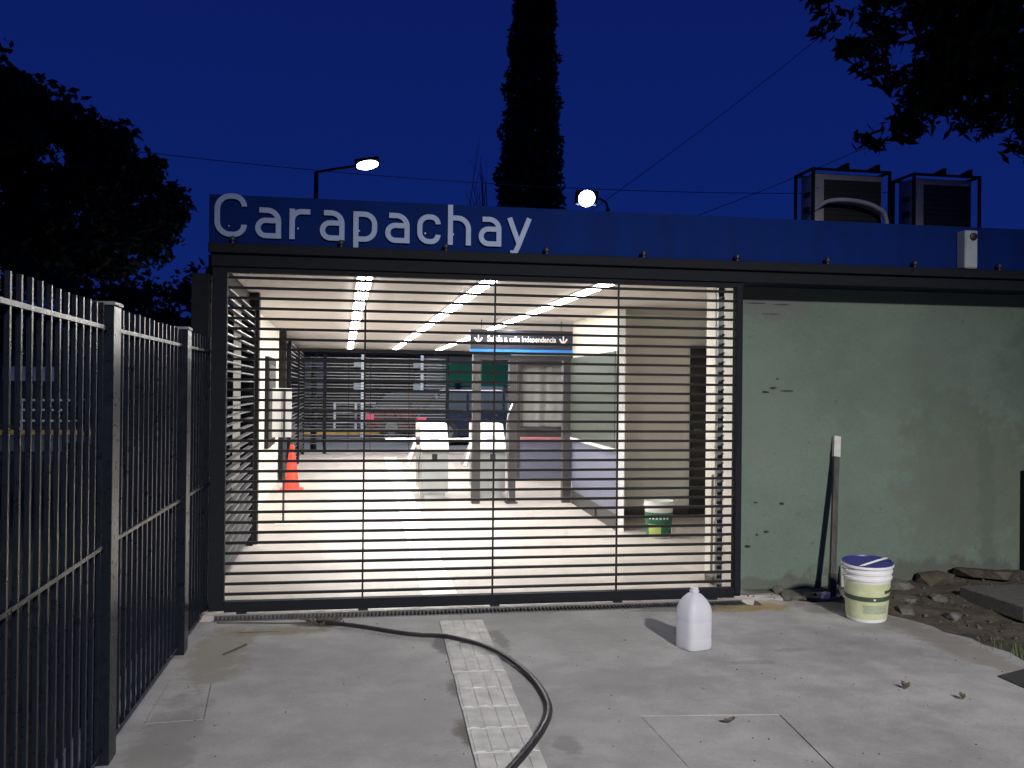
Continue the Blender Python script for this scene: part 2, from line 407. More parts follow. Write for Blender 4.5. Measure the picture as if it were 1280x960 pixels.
MB().box(-.80, 7.6, 6.15, 6.318, 2.165, 2.244, bev=.004).build('beam', dark_steel, B)
bolt = MB(); bolt.lathe((0, 0, 0), [(.011, 0), (.011, .018), (.019, .022), (.021, .034), (.016, .046), (.004, .050)], 12)
bm_ = bolt.mesh('bolt', mat('dark bolt', (.03, .03, .035), .5, .3))
for i in range(10): shared('bolt', bm_, B, (-.672+i*.662, 6.15, 2.304))
MB().box(-.93, -.825, 6.26, 6.62, -.1, 2.13).build('gate_pillar', dark_steel, B)
MB().box(-.82, 7.6, 6.75, 21.4, 2.30, 2.40).build('roof_slab', brick_dark, B)
MB().box(-1.05, -.8205, 9.05, 21.4, 2.30, 2.40).build('roof_edge', brick_dark, B)
MB().box(-.82, 4.6, 6.33, 21.3, 2.27, 2.298).build('ceiling', ceil_m, B)
MB().box(-1.03, -.8205, 9.05, 21.3, 2.27, 2.298).build('ceiling_edge', ceil_m, B)
MB().box(-1.05, 4.65, 21.3, 21.4, 2.16, 2.30).build('rear_beam', dark_steel, B)
MB().box(-1.03, -.93, 9.6, 14.8, .0, 2.269).build('side_wall', cream, B)
MB().box(-.88, -.821, 6.64, 9.05, 2.15, 2.298).build('side_lintel', slat_m, B)
MB().box(-.89, -.735, 8.9, 9.04, .004, 2.268).build('column', slat_m, B)
MB().box(-.915, -.825, 14.82, 14.95, .004, 2.268).build('column', slat_m, B)
MB().box(2.79, 3.25, 6.9, 7.08, .004, 2.269).build('pier', pier_m, B)
MB().box(2.81, 3.25, 6.76, 6.898, .004, 2.268).build('pier_return', pier_m, B)
MB().box(2.86, 4.6, 10.3, 10.42, .004, 2.269).build('recess_wall', mat('pale recess paint', (.88, .87, .80), .7, var=.03, scale=3), B)
MB().box(2.765, 3.86, 10.285, 10.2995, .004, .125).build('skirting', skirt, B)
dr = MB().box(3.865, 4.5, 10.26, 10.298, .02, 1.935).build('door', dark_door, B)
MB().box(3.90, 3.99, 10.235, 10.259, .98, 1.0).build('handle', metal_rail, dr)
MB().box(4.5, 4.6, 6.76, 10.3, .004, 2.269).build('recess_side_wall', cream, B)
# booth side wall: a low lilac panel, a sill, a pane, a lintel; bright end cap
def oblique(name, m, z0, z1, t=.06, off=0, a=(2.745, 9.36), b=(2.86, 11.74)):
    a, b = Vector(a), Vector(b); dv = (b-a).normalized(); nrm = Vector((dv.y, -dv.x))
    p = [a-nrm*off, b-nrm*off, b+nrm*t, a+nrm*t]
    return MB().prism([tuple(q) for q in p], 2, z0, z1).build(name, m, K)
K = thing('ticket_booth', 'ticket office with lilac lower panel, dull glazing and white end post', 'booth', (2.8, 10.5, 0))
MB().box(2.735, 2.80, 9.28, 9.355, .004, 2.268).build('end_post', white, K)
oblique('base_plinth', skirt, .004, .17, .06, .006)
oblique('lower_panel', lilac, .171, .80)
oblique('sill', white, .801, .835, .06, .03)
oblique('glass_pane', glass_m, .836, 1.82, -.02, .03)
oblique('lintel', cream, 1.821, 2.268)
oblique('mullion', white, .836, 1.82, .012, .006, (2.845, 11.45), (2.847, 11.49))
MB().box(3.6, 3.66, 10.5, 14.7, .004, 2.268).build('rear_wall', shop_m, K)
MB().box(7.5, 7.6, 6.751, 21.4, -.1, 2.2999).build('end_wall', green_wall, B)
TK = thing('ticket_window', 'curtained ticket window with pink sill at the back of the hall', 'window', (3.1, 14.8, 0))
MB().box(2.70, 2.76, 14.78, 15.3, .004, 1.89).build('side_frame', portal_m, TK)
MB().box(2.70, 4.2, 14.78, 15.3, 1.891, 2.268).build('lintel', cream, TK)
MB().box(2.761, 4.2, 14.78, 14.84, 1.795, 1.89).build('head_rail', portal_m, TK)
MB().box(2.761, 4.2, 14.78, 14.84, .68, .84).build('lower_rail', skirt, TK)
MB().box(2.761, 4.2, 14.72, 14.86, .63, .679, bev=.006).build('counter_sill', pink, TK)
MB().box(2.761, 4.2, 14.80, 14.86, .004, .629).build('front_panel', lilac, TK)
cu = MB(); N = 90
cu.v = [(2.762+1.43*i/N, 14.90+.009*math.sin(i*.52)+.012*math.sin(i*.23+1), z) for z in (.84, 1.795) for i in range(N+1)]
cu.f = [(i, i+1, N+2+i, N+1+i) for i in range(N)]; cu.smooth = True
cu.build('curtain', curtain_m, TK)
# steel portal across the hall that carries the sign
PT = thing('steel_portal', 'grey steel portal frame with three posts beside the turnstiles', 'portal', (2.2, 11.8, 0))
for x0, x1 in ((1.60, 1.70), (2.055, 2.145), (2.745, 2.855)): MB().box(x0, x1, 11.76, 11.86, .004, 1.90 if x0 < 2 else 1.79).build('post', portal_m, PT)
MB().box(1.7005, 2.92, 11.77, 11.85, 1.791, 1.85).build('header', portal_m, PT)
MB().box(2.03, 2.17, 11.72, 11.90, .0042, .02).build('base_plate', skirt, PT)
lad = MB()
for i in range(6): lad.box(2.03, 2.054, 11.765, 11.80, 1.28+i*.045, 1.30+i*.045)
tag(lad.build('terminal_block', black, PT), kind='stuff')
# hanging exit sign
SG = thing('hanging_sign', 'navy hanging sign reading Salida a calle Independencia with two arrows', 'sign', (2.29, 11.9, 2.05))
MB().box(1.54, 2.82, 11.60, 11.66, 1.913, 2.15, bev=.004).build('board', navy, SG)
MB().box(1.54, 2.82, 11.598, 11.66, 1.866, 1.912).build('blue_band', sky_blue, SG)
for x in (1.68, 2.68): MB().tube([(x, 11.63, 2.149), (x, 11.63, 2.27)], .008, 6).build('hanger', metal_rail, SG)
def text(body, x, z, size, bold, y, parent, name):
    c = bpy.data.curves.new(name, 'FONT'); c.body = body; c.size = size; c.offset = bold; c.extrude = .001
    c.materials.append(letter_w)
    o = link(bpy.data.objects.new(name, c), parent); o.rotation_euler = (R(90), 0, 0)
    o.location = Vector((x, y, z)) - WLOC[parent]
    bpy.context.view_layer.update()
    me = bpy.data.meshes.new_from_object(o); wd = o.dimensions.x; loc = o.location.copy()
    bpy.data.objects.remove(o); bpy.data.curves.remove(c)
    o = link(bpy.data.objects.new(name, me), parent); o.location = loc; o.rotation_euler = (R(90), 0, 0)
    return o, wd
o1, w1 = text('Salida a', 1.745, 2.006, .105, .0030, 11.596, SG, 'lettering')
o2, w2 = text('calle Independencia', 2.02, 2.006, .098, .0012, 11.596, SG, 'lettering')
o1.scale.x = .25/max(w1, .01); o2.scale.x = .585/max(w2, .01)
for cx in (1.638, 2.70):
    a = MB(); y0, y1 = 11.595, 11.599
    a.box(cx-.007, cx+.007, y0, y1, 2.01, 2.092)
    q = arc_pts([(cx-.047, 2.052), (cx, 1.977), (cx+.047, 2.052)], .05, 6)
    for i in range(len(q)-1):
        p0, p1 = q[i], q[i+1]; dn = (p1-p0).normalized(); nn = Vector((-dn.y, dn.x))*.010
        a.prism([tuple(p0+nn), tuple(p1+nn), tuple(p1-nn), tuple(p0-nn)], 1, y0+.0008*(i%2)-.0002*i, y1)
    a.build('arrow', letter_w, SG)

# ceiling strips
for x, y0, y1, lb in ((.168, 7.25, 20.6, 'left-hand white ceiling light strip nearest the slatted side panels'),
                      (1.118, 7.25, 20.6, 'middle white ceiling light strip running down the hall'),
                      (2.045, 7.25, 20.6, 'right-hand white ceiling light strip passing behind the navy sign')):
    T = thing('ceiling_light', lb, 'light', (x, y0, 2.26), 'ceiling light strips')
    MB().box(x-.062, x+.062, y0, y1, 2.258, 2.2695).build('housing', white, T)
    for k in range(11):
        a = y0+(y1-y0)*k/11; b = y0+(y1-y0)*(k+1)/11
        MB().box(x-.05, x+.05, a+.004, b-.004, 2.250, 2.2575).build('diffuser', glow_strip, T)

# ================================================================ SLATTED GATE AND SIDE PANELS
slat = MB().box(-1.67, 1.67, -.011, .011, -.0083, .0083).mesh('slat', slat_m)
G = thing('slatted_gate', 'wide closed black gate of thin horizontal slats under the lettered beam', 'gate', (.97, 6.2, 0))
MB().box(-.795, -.705, 6.165, 6.235, .03, 2.16, bev=.003).build('stile', dark_steel, G)
MB().box(2.645, 2.69, 6.165, 6.235, .03, 2.16, bev=.003).build('stile', dark_steel, G)
MB().box(-.7049, 2.6449, 6.168, 6.232, .02, .085, bev=.003).build('bottom_rail', dark_steel, G)
MB().box(-.7049, 2.6449, 6.168, 6.232, 2.132, 2.16).build('top_rail', dark_steel, G)
for i in range(32): shared('slat', slat, G, (.97, 6.2, .128+i*.0637))
rod = MB().box(-.0055, .0055, -.006, .006, .086, 2.13).mesh('rod', slat_m)
for x in (.145, .981, 1.815): shared('rod', rod, G, (x, 6.182, 0))
for x in (.596, .975): MB().box(x-.017, x+.017, 6.17, 6.186, .965, 1.0).build('lock_plate', black, G)
for x in (-.6, .15, 1.0, 1.83, 2.5): MB().box(x-.03, x+.03, 6.18, 6.22, .006, .0195).build('roller', black, G)
# fixed return panel seen through the right end of the gate
RP = thing('end_panel', 'narrow grey return panel with brackets behind the right end of the gate', 'panel', (2.60, 6.33, 0))
MB().box(2.585, 2.625, 6.34, 6.37, .006, 2.16).build('plate', metal_rail, RP)
br = MB().box(-.006, .010, -.014, .0, -.006, .006).mesh('bracket', portal_m)
for i in range(32): shared('bracket', br, RP, (2.615, 6.338, .16+i*.0637))
sl2 = MB().box(-.02, .02, -1.22, 1.22, -.0055, .0055).mesh('slat', metal_rail)
def side_panel(y0, lb):
    P = thing('side_panel', lb, 'barrier', (-.79, y0+1.27, 0), 'slatted side panels')
    for y in (y0, y0+2.48): MB().box(-.815, -.765, y, y+.05, .006, 2.14).build('stile', dark_steel, P)
    for i in range(32): shared('slat', sl2, P, (-.79, y0+1.265, .128+i*.0637))
    return P
side_panel(6.34, 'slatted side panel along the left of the hall just behind the gate')
side_panel(15.1, 'slatted side panel on the left side between post and far end of the hall')
side_panel(18.2, 'farthest slatted side panel at the street end of the hall')
FG = thing('far_gate', 'far slatted gate of pale thin bars at the street end of the hall', 'gate', (.7, 21.0, 0))
sl3 = MB().box(-1.55, 1.55, -.014, .014, -.009, .009).mesh('slat', metal_rail)
for x in (-.86, -.35, 2.29): MB().box(x-.035, x+.035, 20.96, 21.03, .006, 2.14).build('stile', dark_steel, FG)
for i in range(30): shared('slat', sl3, FG, (.72, 21.0, .22+i*.0637))
for x in (.15, .62, 1.45): shared('rod', rod, FG, (x, 20.985, 0))

# drain
D = thing('drain_grate', 'slotted drain grate running along the foot of the gate', 'drain', (1, 6.1, 0))
c = MB(); c.box(-.76, 2.7, 6.031, 6.036, -.08, .002); c.box(-.76, 2.7, 6.165, 6.172, -.08, .003); c.build('frame', metal_rail, D)
MB().box(-.76, 2.7, 6.037, 6.164, -.085, -.07).build('channel', black, D)
c = MB(); x = -.75
while x < 2.69:
    c.box(x, x+.009, 6.0365, 6.1645, -.03, -.001+random.uniform(-.002, .002)); x += .0245
tag(c.build('grate_bar', rubble_m, D), kind='stuff')

# ================================================================ STATION NAME
NS = thing('station_sign', 'raised metal letters spelling Carapachay on the blue parapet', 'sign', (.2, 6.15, 2.35))
ST = .0325
def sweep(mb, pts, k, y0=6.166, y1=6.180, closed=False):
    pts = [Vector((p[0], p[1])) for p in pts]
    if closed: pts = pts[:-1] if (pts[0]-pts[-1]).length < 1e-5 else pts
    n = len(pts); L, Rr = [], []
    for i in range(n):
        a = pts[(i-1) % n] if closed or i else pts[0]; b = pts[(i+1) % n] if closed or i < n-1 else pts[-1]
        p = pts[i]
        d1 = (p-a).normalized() if (p-a).length > 1e-7 else (b-p).normalized(); d2 = (b-p).normalized() if (b-p).length > 1e-7 else d1
        n1 = Vector((-d1.y, d1.x)); n2 = Vector((-d2.y, d2.x)); mm = (n1+n2).normalized(); sc = min(1/max(.35, mm.dot(n1)), 1.6)
        L.append(p+mm*ST/2*sc); Rr.append(p-mm*ST/2*sc)
    y0 -= .0007*k; y1 += .0005*k
    vs = []
    for l, r_ in zip(L, Rr): vs += [(l.x, y0, l.y), (r_.x, y0, r_.y), (r_.x, y1, r_.y), (l.x, y1, l.y)]
    fs = []
    for i in range(n if closed else n-1):
        a, b = i*4, ((i+1) % n)*4
        fs += [(a+j, a+(j+1) % 4, b+(j+1) % 4, b+j) for j in range(4)]
    if not closed: fs += [(0, 1, 2, 3), (n*4-4, n*4-3, n*4-2, n*4-1)]
    mb.add(vs, fs)
h = ST/2; BL, XH, AS, DS = 2.350, 2.541, 2.609, 2.303
def letter(ch, x0, x1):
    m = MB(); a, b = x0+h, x1-h; lo, hi = BL+h, XH-h; mid = (lo+hi)/2; w = b-a
    if ch == 'C':
        hi2 = 2.62-h
        sweep(m, arc_pts([(b+.002, hi2-.062), (b, hi2), (a, hi2), (a, lo), (b, lo), (b+.002, lo+.062)], w*.55, 9), 0)
    elif ch == 'c':
        sweep(m, arc_pts([(b+.002, hi-.045), (b, hi), (a, hi), (a, lo), (b, lo), (b+.002, lo+.045)], w*.5, 9), 0)
    elif ch == 'a':
        sweep(m, arc_pts([(a+.008, hi), (b, hi), (b, BL)], w*.55, 9), 0)
        sweep(m, arc_pts([(b, mid+.016), (a, mid+.016), (a, lo), (b, lo)], w*.45, 8), 1)
    elif ch == 'r':
        sweep(m, [(a, BL), (a, XH)], 0)
        sweep(m, arc_pts([(a, hi-.075), (a, hi), (b+h, hi)], .058, 8), 1)
    elif ch == 'p':
        sweep(m, [(a, DS), (a, XH)], 0)
        sweep(m, arc_pts([(a, hi), (b, hi), (b, lo), (a, lo)], w*.55, 9), 1)
    elif ch == 'h':
        sweep(m, [(a, BL), (a, AS)], 0)
        sweep(m, arc_pts([(a, hi), (b, hi), (b, BL)], w*.6, 9), 1)
    elif ch == 'y':
        cx = (x0+x1)/2
        sweep(m, [(x0+h, XH), (cx+.002, BL+.012)], 0)
        sweep(m, [(x1-h, XH), (cx-.012, BL-.005), (cx-.030, DS+.006)], 1)
        sweep(m, [(cx-.012, DS+h-.008), (cx-.060, DS+h-.008)], 2)
    m.build('letter', letter_m, NS)
for ch, a, b in (('C',-.785,-.593),('a',-.540,-.383),('r',-.332,-.205),('a',-.145,.008),('p',.063,.213),('a',.264,.419),('c',.468,.616),('h',.665,.815),('a',.866,1.015),('y',1.052,1.216)):
    letter(ch, a, b)
pin = MB()
for x in (-.70, -.40, -.28, .0, .1, .40, .52, .70, 1.0, 1.12): pin.tube([(x, 6.178, 2.42), (x, 6.19, 2.42)], .006, 6)
tag(pin.build('mounting_pin', metal_rail, NS), kind='stuff')

# ================================================================ LEFT FENCE
def fx(y): return -.872 + (y-3.85)*(.026 if y > 3.85 else -.004)
F = thing('metal_fence', 'charcoal steel picket fence running along the left of the forecourt', 'fence', (-.87, 4, 0))
for y in (2.27, 3.80, 5.30):
    x = fx(y+.06)
    p = MB().box(x-.042, x+.030, y, y+.125, -.06, 1.722, bev=.004).build('post', fence_m, F)
    MB().box(x-.047, x+.035, y-.005, y+.13, 1.7225, 1.735).build('cap', metal_rail, p)
spans = ((.6, 2.265), (2.40, 3.795), (3.93, 5.295), (5.43, 6.24))
pk = MB().box(-.0075, .0075, -.009, .009, .05, 1.722, bev=.002).mesh('picket', fence_m)
for a, b in spans:
    for z in (1.636, .820, .055):
        w = MB().beam((fx(a)-.002, a, z), (fx(b)-.002, b, z), .024, .015).build('rail', fence_m, F)
    n = int((b-a-.03)/.0927); s0 = a+((b-a)-n*.0927)/2
    for i in range(n+1): shared('picket', pk, F, (fx(s0+i*.0927)-.002, s0+i*.0927, random.uniform(-.004, .004)))

# ================================================================ OBJECTS ON THE FORECOURT
J = thing('plastic_jug', 'milky white plastic jug without a cap standing on the concrete', 'jug', (1.935, 5.06, 0))
rz = Matrix.Rotation(R(18), 3, 'Z')
MB().lathe((1.935, 5.06, .001), [(.060,0),(.074,.004),(.079,.016),(.079,.06),(.0775,.066),(.079,.072),(.079,.15),(.0775,.156),(.079,.162),(.079,.205),(.076,.226),(.068,.250),(.052,.276),(.034,.297),(.024,.304)], 36, rz, 5, cap=True).build('body', milky, J)
MB().lathe((1.935, 5.06, 0), [(.0235,.300),(.0235,.312),(.027,.314),(.027,.319),(.0225,.321),(.0225,.336),(.018,.337),(.016,.310)], 24, cap=False).build('neck', milky, J)

def pail(cx, cy, z0, tilt, name, label, group=None, group_l=None): pass
Q = thing('paint_bucket', 'white paint bucket with pale yellow label, dark band and blue lid by the green wall', 'bucket', (3.265, 5.55, 0))
tm_ = Matrix.Rotation(R(-1.5), 3, 'Y') @ Matrix.Rotation(R(4), 3, 'X'); cb = (3.265, 5.56, .006)
MB().lathe(cb, [(.112,0),(.118,.004),(.122,.02),(.139,.262),(.1395,.264),(.147,.266),(.148,.280),(.141,.283),(.142,.303),(.149,.305),(.150,.318),(.143,.321),(.144,.348)], 40, tm_).build('body', bk_white, Q)
MB().lathe(cb, [(.1235,.024),(.1400,.250)], 40, tm_, cap=False).build('label', bk_label, Q)
MB().lathe(cb, [(.1327,.138),(.1347,.168)], 40, tm_, cap=False).build('dark_band', bk_dark, Q)
MB().lathe(cb, [(.1362,.186),(.1376,.206)], 10, tm_, cap=False, a0=R(-72), a1=R(-25)).build('dark_print', bk_dark, Q)
MB().lathe(cb, [(.1275,.062),(.1315,.116)], 12, tm_, cap=False, a0=R(-130), a1=R(-60)).build('grey_print', bk_grey, Q)
ds = MB(); ds.lathe(cb, [(.1352,.148),(.1358,.158)], 2, tm_, cap=False, a0=R(-103), a1=R(-98)); ds.build('white_mark', letter_w, Q)
lid = MB().lathe(cb, [(.146,.344),(.154,.345),(.155,.362),(.150,.366),(.143,.367),(.140,.360),(.02,.357)], 40, tm_).build('lid', lid_blue, Q)
MB().lathe(cb, [(.1555,.343),(.1570,.3435),(.1570,.358),(.1555,.359)], 40, tm_, cap=False).build('rim', bk_white, Q)
hd = []
for k in range(17):
    t = math.pi*k/16
    v = Vector((-.152*math.cos(t), -.130*math.sin(t)*.62-.01, .345+.045*math.sin(t)))
    v = Matrix.Rotation(R(28), 3, 'Z') @ v
    hd.append(tm_ @ v + Vector(cb))
MB().tube(hd, .0065, 8).build('handle', bk_white, Q)
# pail inside
q2 = (3.045, 8.93, .006)
Q2 = thing('plaster_pail', 'white and green pail standing inside the hall near the dark door', 'bucket', (3.045, 8.93, 0))
MB().lathe(q2, [(.112,0),(.116,.006),(.138,.30),(.146,.302),(.146,.316),(.139,.318),(.142,.352),(.137,.353),(.130,.30),(.108,.012)], 32).build('body', bk_white, Q2)
MB().lathe(q2, [(.1185,.02),(.1355,.245)], 32, cap=False).build('green_print', pail_green, Q2)
MB().lathe(q2, [(.1196,.022),(.1295,.135)], 8, cap=False, a0=R(-158), a1=R(-98)).build('yellow_print', pail_yel, Q2)
wm = MB()
for i in range(6):
    a = R(-150+i*15); wm.lathe(q2, [(.1352,.182),(.1372,.205+.006*(i%2))], 1, cap=False, a0=a, a1=a+R(8))
tag(wm.build('white_print', letter_w, Q2), kind='stuff')

# leaning batten with its foot out from the wall
PL = thing('wooden_batten', 'weathered wooden batten with pale top leaning on the green wall', 'plank', (3.374, 6.19, 0))
a, b = Vector((3.374, 6.19, .0)), Vector((3.530, 6.425, 1.105)); dv = b-a
MB().beam(a, a+dv*.14, .049, .030, (0, 1, 0)).build('dark_foot', black, PL)
MB().beam(a+dv*.1403, a+dv*.868, .041, .025, (0, 1, 0)).build('shaft', wood, PL)
MB().beam(a+dv*.8683, b, .050, .029, (0, 1, 0)).build('pale_end', wood_pale, PL)
# broom inside
BR = thing('broom', 'thin broom leaning on the white pier just inside the gate', 'broom', (2.93, 6.7, 0))
BR.location = (2.90, 7.3, 0); WLOC[BR] = Vector((2.90, 7.3, 0))
MB().tube([(2.70, 6.72, .06), (2.772, 6.885, .79)], .0095, 8).build('stick', broom_m, BR)
MB().box(2.675, 2.745, 6.64, 6.80, .006, .075, bev=.01).build('head', broom_m, BR)

# hose
hp = [(-.111,5.866),(.123,5.718),(.346,5.539),(.562,5.403),(.757,5.175),(.879,4.868),(.932,4.548),(.931,4.251),(.894,4.044),(.811,3.818),(.734,3.658),(.652,3.506),(.52,3.28),(.30,2.95),(.0,2.6)]
cp = catmull([(x, y, .019) for x, y in hp], 60)
def zz(p):
    ox = .735+(p.y-5.82)*.040
    return .032 if abs(p.x-ox) < .13 and p.y < 5.84 else (.032-.013*min(1, (abs(p.x-ox)-.13)/.12) if p.y < 5.9 else .019)
cp = [Vector((p.x, p.y, zz(p))) for p in cp]
MB().tube(cp, [.0138 if (i//2) % 2 else .0122 for i in range(len(cp))], 8).build('ribbed_hose', hose_m, None,
    label='black ribbed hose curving across the forecourt over the tactile strip', cat='hose')
# debris heap at the hose end
dm = MB()
for i in range(46):
    x, y = random.gauss(-.09, .055), random.gauss(5.90, .035); an = random.uniform(0, 6.3); l = random.uniform(.012, .07); w = random.uniform(.004, .016)
    dm.box(-l/2, l/2, -w/2, w/2, 0, random.uniform(.004, .016), Matrix.Translation((x, y, random.uniform(0, .018))) @ Matrix.Rotation(an, 4, 'Z') @ Matrix.Rotation(random.uniform(-.4, .4), 4, 'Y'))
tag(dm.build('debris', dry_leaf), 'heap of twigs and scraps at the hose end', 'debris', kind='stuff')
MB().tube(catmull([(-.72, 5.97, .006), (-.5, 5.93, .010), (-.3, 5.91, .006), (-.14, 5.89, .012)], 6), .0035, 6).build('dry_stalk', dry_leaf, None, label='long thin dry stalk lying beside the drain grate', cat='stalk')
MB().tube([(-.60, 5.27, .005), (-.55, 5.34, .010), (-.50, 5.46, .005)], .005, 6).build('twig', dry_leaf, None, label='short dark twig on the concrete near the fence', cat='twig')
def leaf(x, y, l, w, an, lb, curl=.02):
    m = MB(); n = 6
    for i in range(n+1):
        t = i/n; ww = w*math.sin(math.pi*(t*.9+.05)); z = .004+curl*abs(t-.5)
        m.v += [(-l/2+l*t, -ww, z+curl*.5), (-l/2+l*t, 0, z), (-l/2+l*t, ww, z+curl*.6)]
    for i in range(n):
        for j in range(2): a = i*3+j; m.f.append((a, a+3, a+4, a+1))
    n0 = len(m.v); m.v += [(x_, y_, z_-.0012) for x_, y_, z_ in m.v]; m.f += [tuple(k+n0 for k in reversed(q)) for q in m.f]
    mm = Matrix.Translation((x, y, 0)) @ Matrix.Rotation(an, 4, 'Z')
    m.v = [tuple(mm @ Vector(v)) for v in m.v]
    return m.build('fallen_leaf', dry_leaf, None, label=lb, cat='leaf', group='fallen leaves on the concrete')
leaf(1.652, 3.892, .060, .013, R(20), 'narrow dark leaf lying on the slab cut in the concrete')
leaf(2.68, 4.21, .042, .016, R(120), 'curled brown leaf on the concrete left of the other leaf', .035)
leaf(2.853, 4.027, .036, .015, R(100), 'small dark leaf nearest the right edge of the concrete', .03)
def rock(name, x, y, z, sx, sy, sz, m, parent=None, seed=0, **kw):
    b = bmesh.new(); bmesh.ops.create_icosphere(b, subdivisions=1, radius=1); r = random.Random(seed)
    ph = [r.uniform(0, 6) for _ in range(6)]
    for v in b.verts:
        c = v.co; k = 1+.22*math.sin(c.x*2.7+ph[0])*math.cos(c.y*3.1+ph[1])+.15*math.sin(c.z*4+ph[2]+c.x*3)+r.uniform(-.2, .2)
        q = Vector((max(-.9, min(.9, c.x*k)), max(-.9, min(.9, c.y*k)), max(-.75, min(.75, c.z*k))))
        v.co = Vector((q.x*sx, q.y*sy, q.z*sz))
    b.verts.index_update()
    mb = MB(); mm = Matrix.Translation((x, y, z)) @ Matrix.Rotation(r.uniform(0, 6), 4, 'Z') @ Matrix.Rotation(r.uniform(-.2, .2), 4, 'X')
    mb.add([mm @ v.co for v in b.verts], [[v.index for v in q.verts] for q in b.faces]); b.free()
    return mb.build(name, m, parent, **kw)
# paver piece, crumpled scrap, dark plate, raised slab, broken edge
pp = MB().box(-.11, .11, -.085, .085, 0, .03, Matrix.Translation((3.13, 6.22, -.005)) @ Matrix.Rotation(R(-14), 4, 'Z') @ Matrix.Rotation(R(5), 4, 'X'), .004)
pp.build('paver_piece', rubble_m, None, label='flat grey paver piece lying at the foot of the leaning batten', cat='paver')
rock('paper_scrap', 3.30, 6.14, .022, .034, .03, .04, white, None, 3, label='crumpled white scrap on the ground beside the batten foot', cat='scrap')
MB().prism([(3.262,4.325),(3.50,4.42),(3.56,4.27),(3.262,4.12)], 2, .0, .009).build('metal_plate', skirt, None, label='dark flat plate lying at the right edge of the concrete', cat='plate')
SL = MB().box(4.20, 5.3, 5.33, 5.97, .0, .10, None, .008)
SL.build('concrete_slab', rubble_m, None, label='thick raised concrete slab resting on the dirt at the right', cat='slab')
LB = MB().box(-.12, .12, -.02, .02, 0, .17, Matrix.Translation((3.66, 6.36, .0)) @ Matrix.Rotation(R(-8), 4, 'Z') @ Matrix.Rotation(R(-20), 4, 'X') @ Matrix.Rotation(R(6), 4, 'Y'), .006)
LB.build('broken_tile', concrete, None, label='pale broken concrete piece leaning on the wall right of the bucket', cat='rubble')
MB().prism([(2.76,6.30),(3.2,6.34),(3.45,6.36),(3.6,6.46),(2.76,6.46)], 2, -.05, .012).build('mortar_ledge', rubble_m, None, label='low rough mortar ledge under the green wall beside the gate', cat='ledge')
for i, (x, y, z, a, b, c, lb) in enumerate((
    (3.92, 6.30, .05, .15, .12, .06, 'largest broken concrete lump behind the bucket'),
    (4.25, 6.33, .08, .16, .10, .07, 'dark concrete lump against the wall behind the slab'),
    (3.80, 5.98, .01, .09, .07, .045, 'jagged lump at the broken edge right of the bucket'),
    (4.02, 5.93, .015, .075, .06, .06, 'upright lump left of the raised slab'),
    (3.66, 5.75, .0, .08, .06, .04, 'small lump at the concrete edge nearest the bucket'),
    (3.86, 5.55, .0, .07, .06, .04, 'small lump in front of the raised slab'),
    (4.62, 6.30, .11, .22, .13, .06, 'broad lump of rubble between slab and wall'),
    (3.04, 6.33, .03, .06, .05, .045, 'pale stone by the foot of the gate post'),
    (3.52, 6.25, .0, .09, .08, .06, 'dark lump between batten and bucket'))):
    rock('rubble_lump', x, y, z, a, b, c, rubble_m if i not in (1, 6) else dirt_m, None, 20+i, label=lb, cat='rubble', group='rubble along the green wall')
pb = MB()
for i in range(900):
    if i < 700: x, y = random.uniform(3.62, 5.4), random.uniform(4.3, 6.5); z = dz(x, y)
    elif i < 780: x, y = random.uniform(2.75, 3.7), random.uniform(6.1, 6.5); z = .005
    else: x, y = random.uniform(-.7, 3.5), random.uniform(3.4, 6.0); z = .002
    s = random.uniform(.004, .012)*(1+2.2*random.random()**4) if i < 780 else random.uniform(.0015, .005)
    an = Matrix.Translation((x, y, z)) @ Matrix.Rotation(random.uniform(0, 6), 4, (random.random(), random.random(), 1))
    vs = [an @ Vector(v) for v in ((s,0,0),(-s*.8,s*.2,0),(0,s,0.1*s),(0.1*s,-s*.9,0),(0,0,s*.8),(0,0,-s*.8))]
    pb.add(vs, [(0,2,4),(2,1,4),(1,3,4),(3,0,4),(2,0,5),(1,2,5),(3,1,5),(0,3,5)])
tag(pb.build('gravel', mat('earthy grit', (.095, .085, .07), .95, var=.4, scale=30, spec=.1)), 'loose stones and grit scattered over dirt and concrete', kind='stuff')
gr = MB()
for i in range(260):
    x, y = random.gauss(3.78, .12), random.gauss(4.75, .16); z = dz(x, y)-.005; a = random.uniform(0, 6.3); l = random.uniform(.03, .08); w = .003
    t = Vector((math.cos(a), math.sin(a), 0)); s_ = Vector((-t.y, t.x, 0))*w; p = Vector((x, y, z))
    gr.add([p-s_, p+s_, p+t*l*.4+Vector((0, 0, l))], [(0, 1, 2)])
tag(gr.build('grass', grass_m), 'sparse grass tuft at the right edge of the concrete', 'grass', kind='stuff')
MB().box(5.035, 5.075, 6.39, 6.44, .05, .85, bev=.004).build('steel_post', dark_steel, None, label='short dark steel post against the right end of the green wall', cat='post')

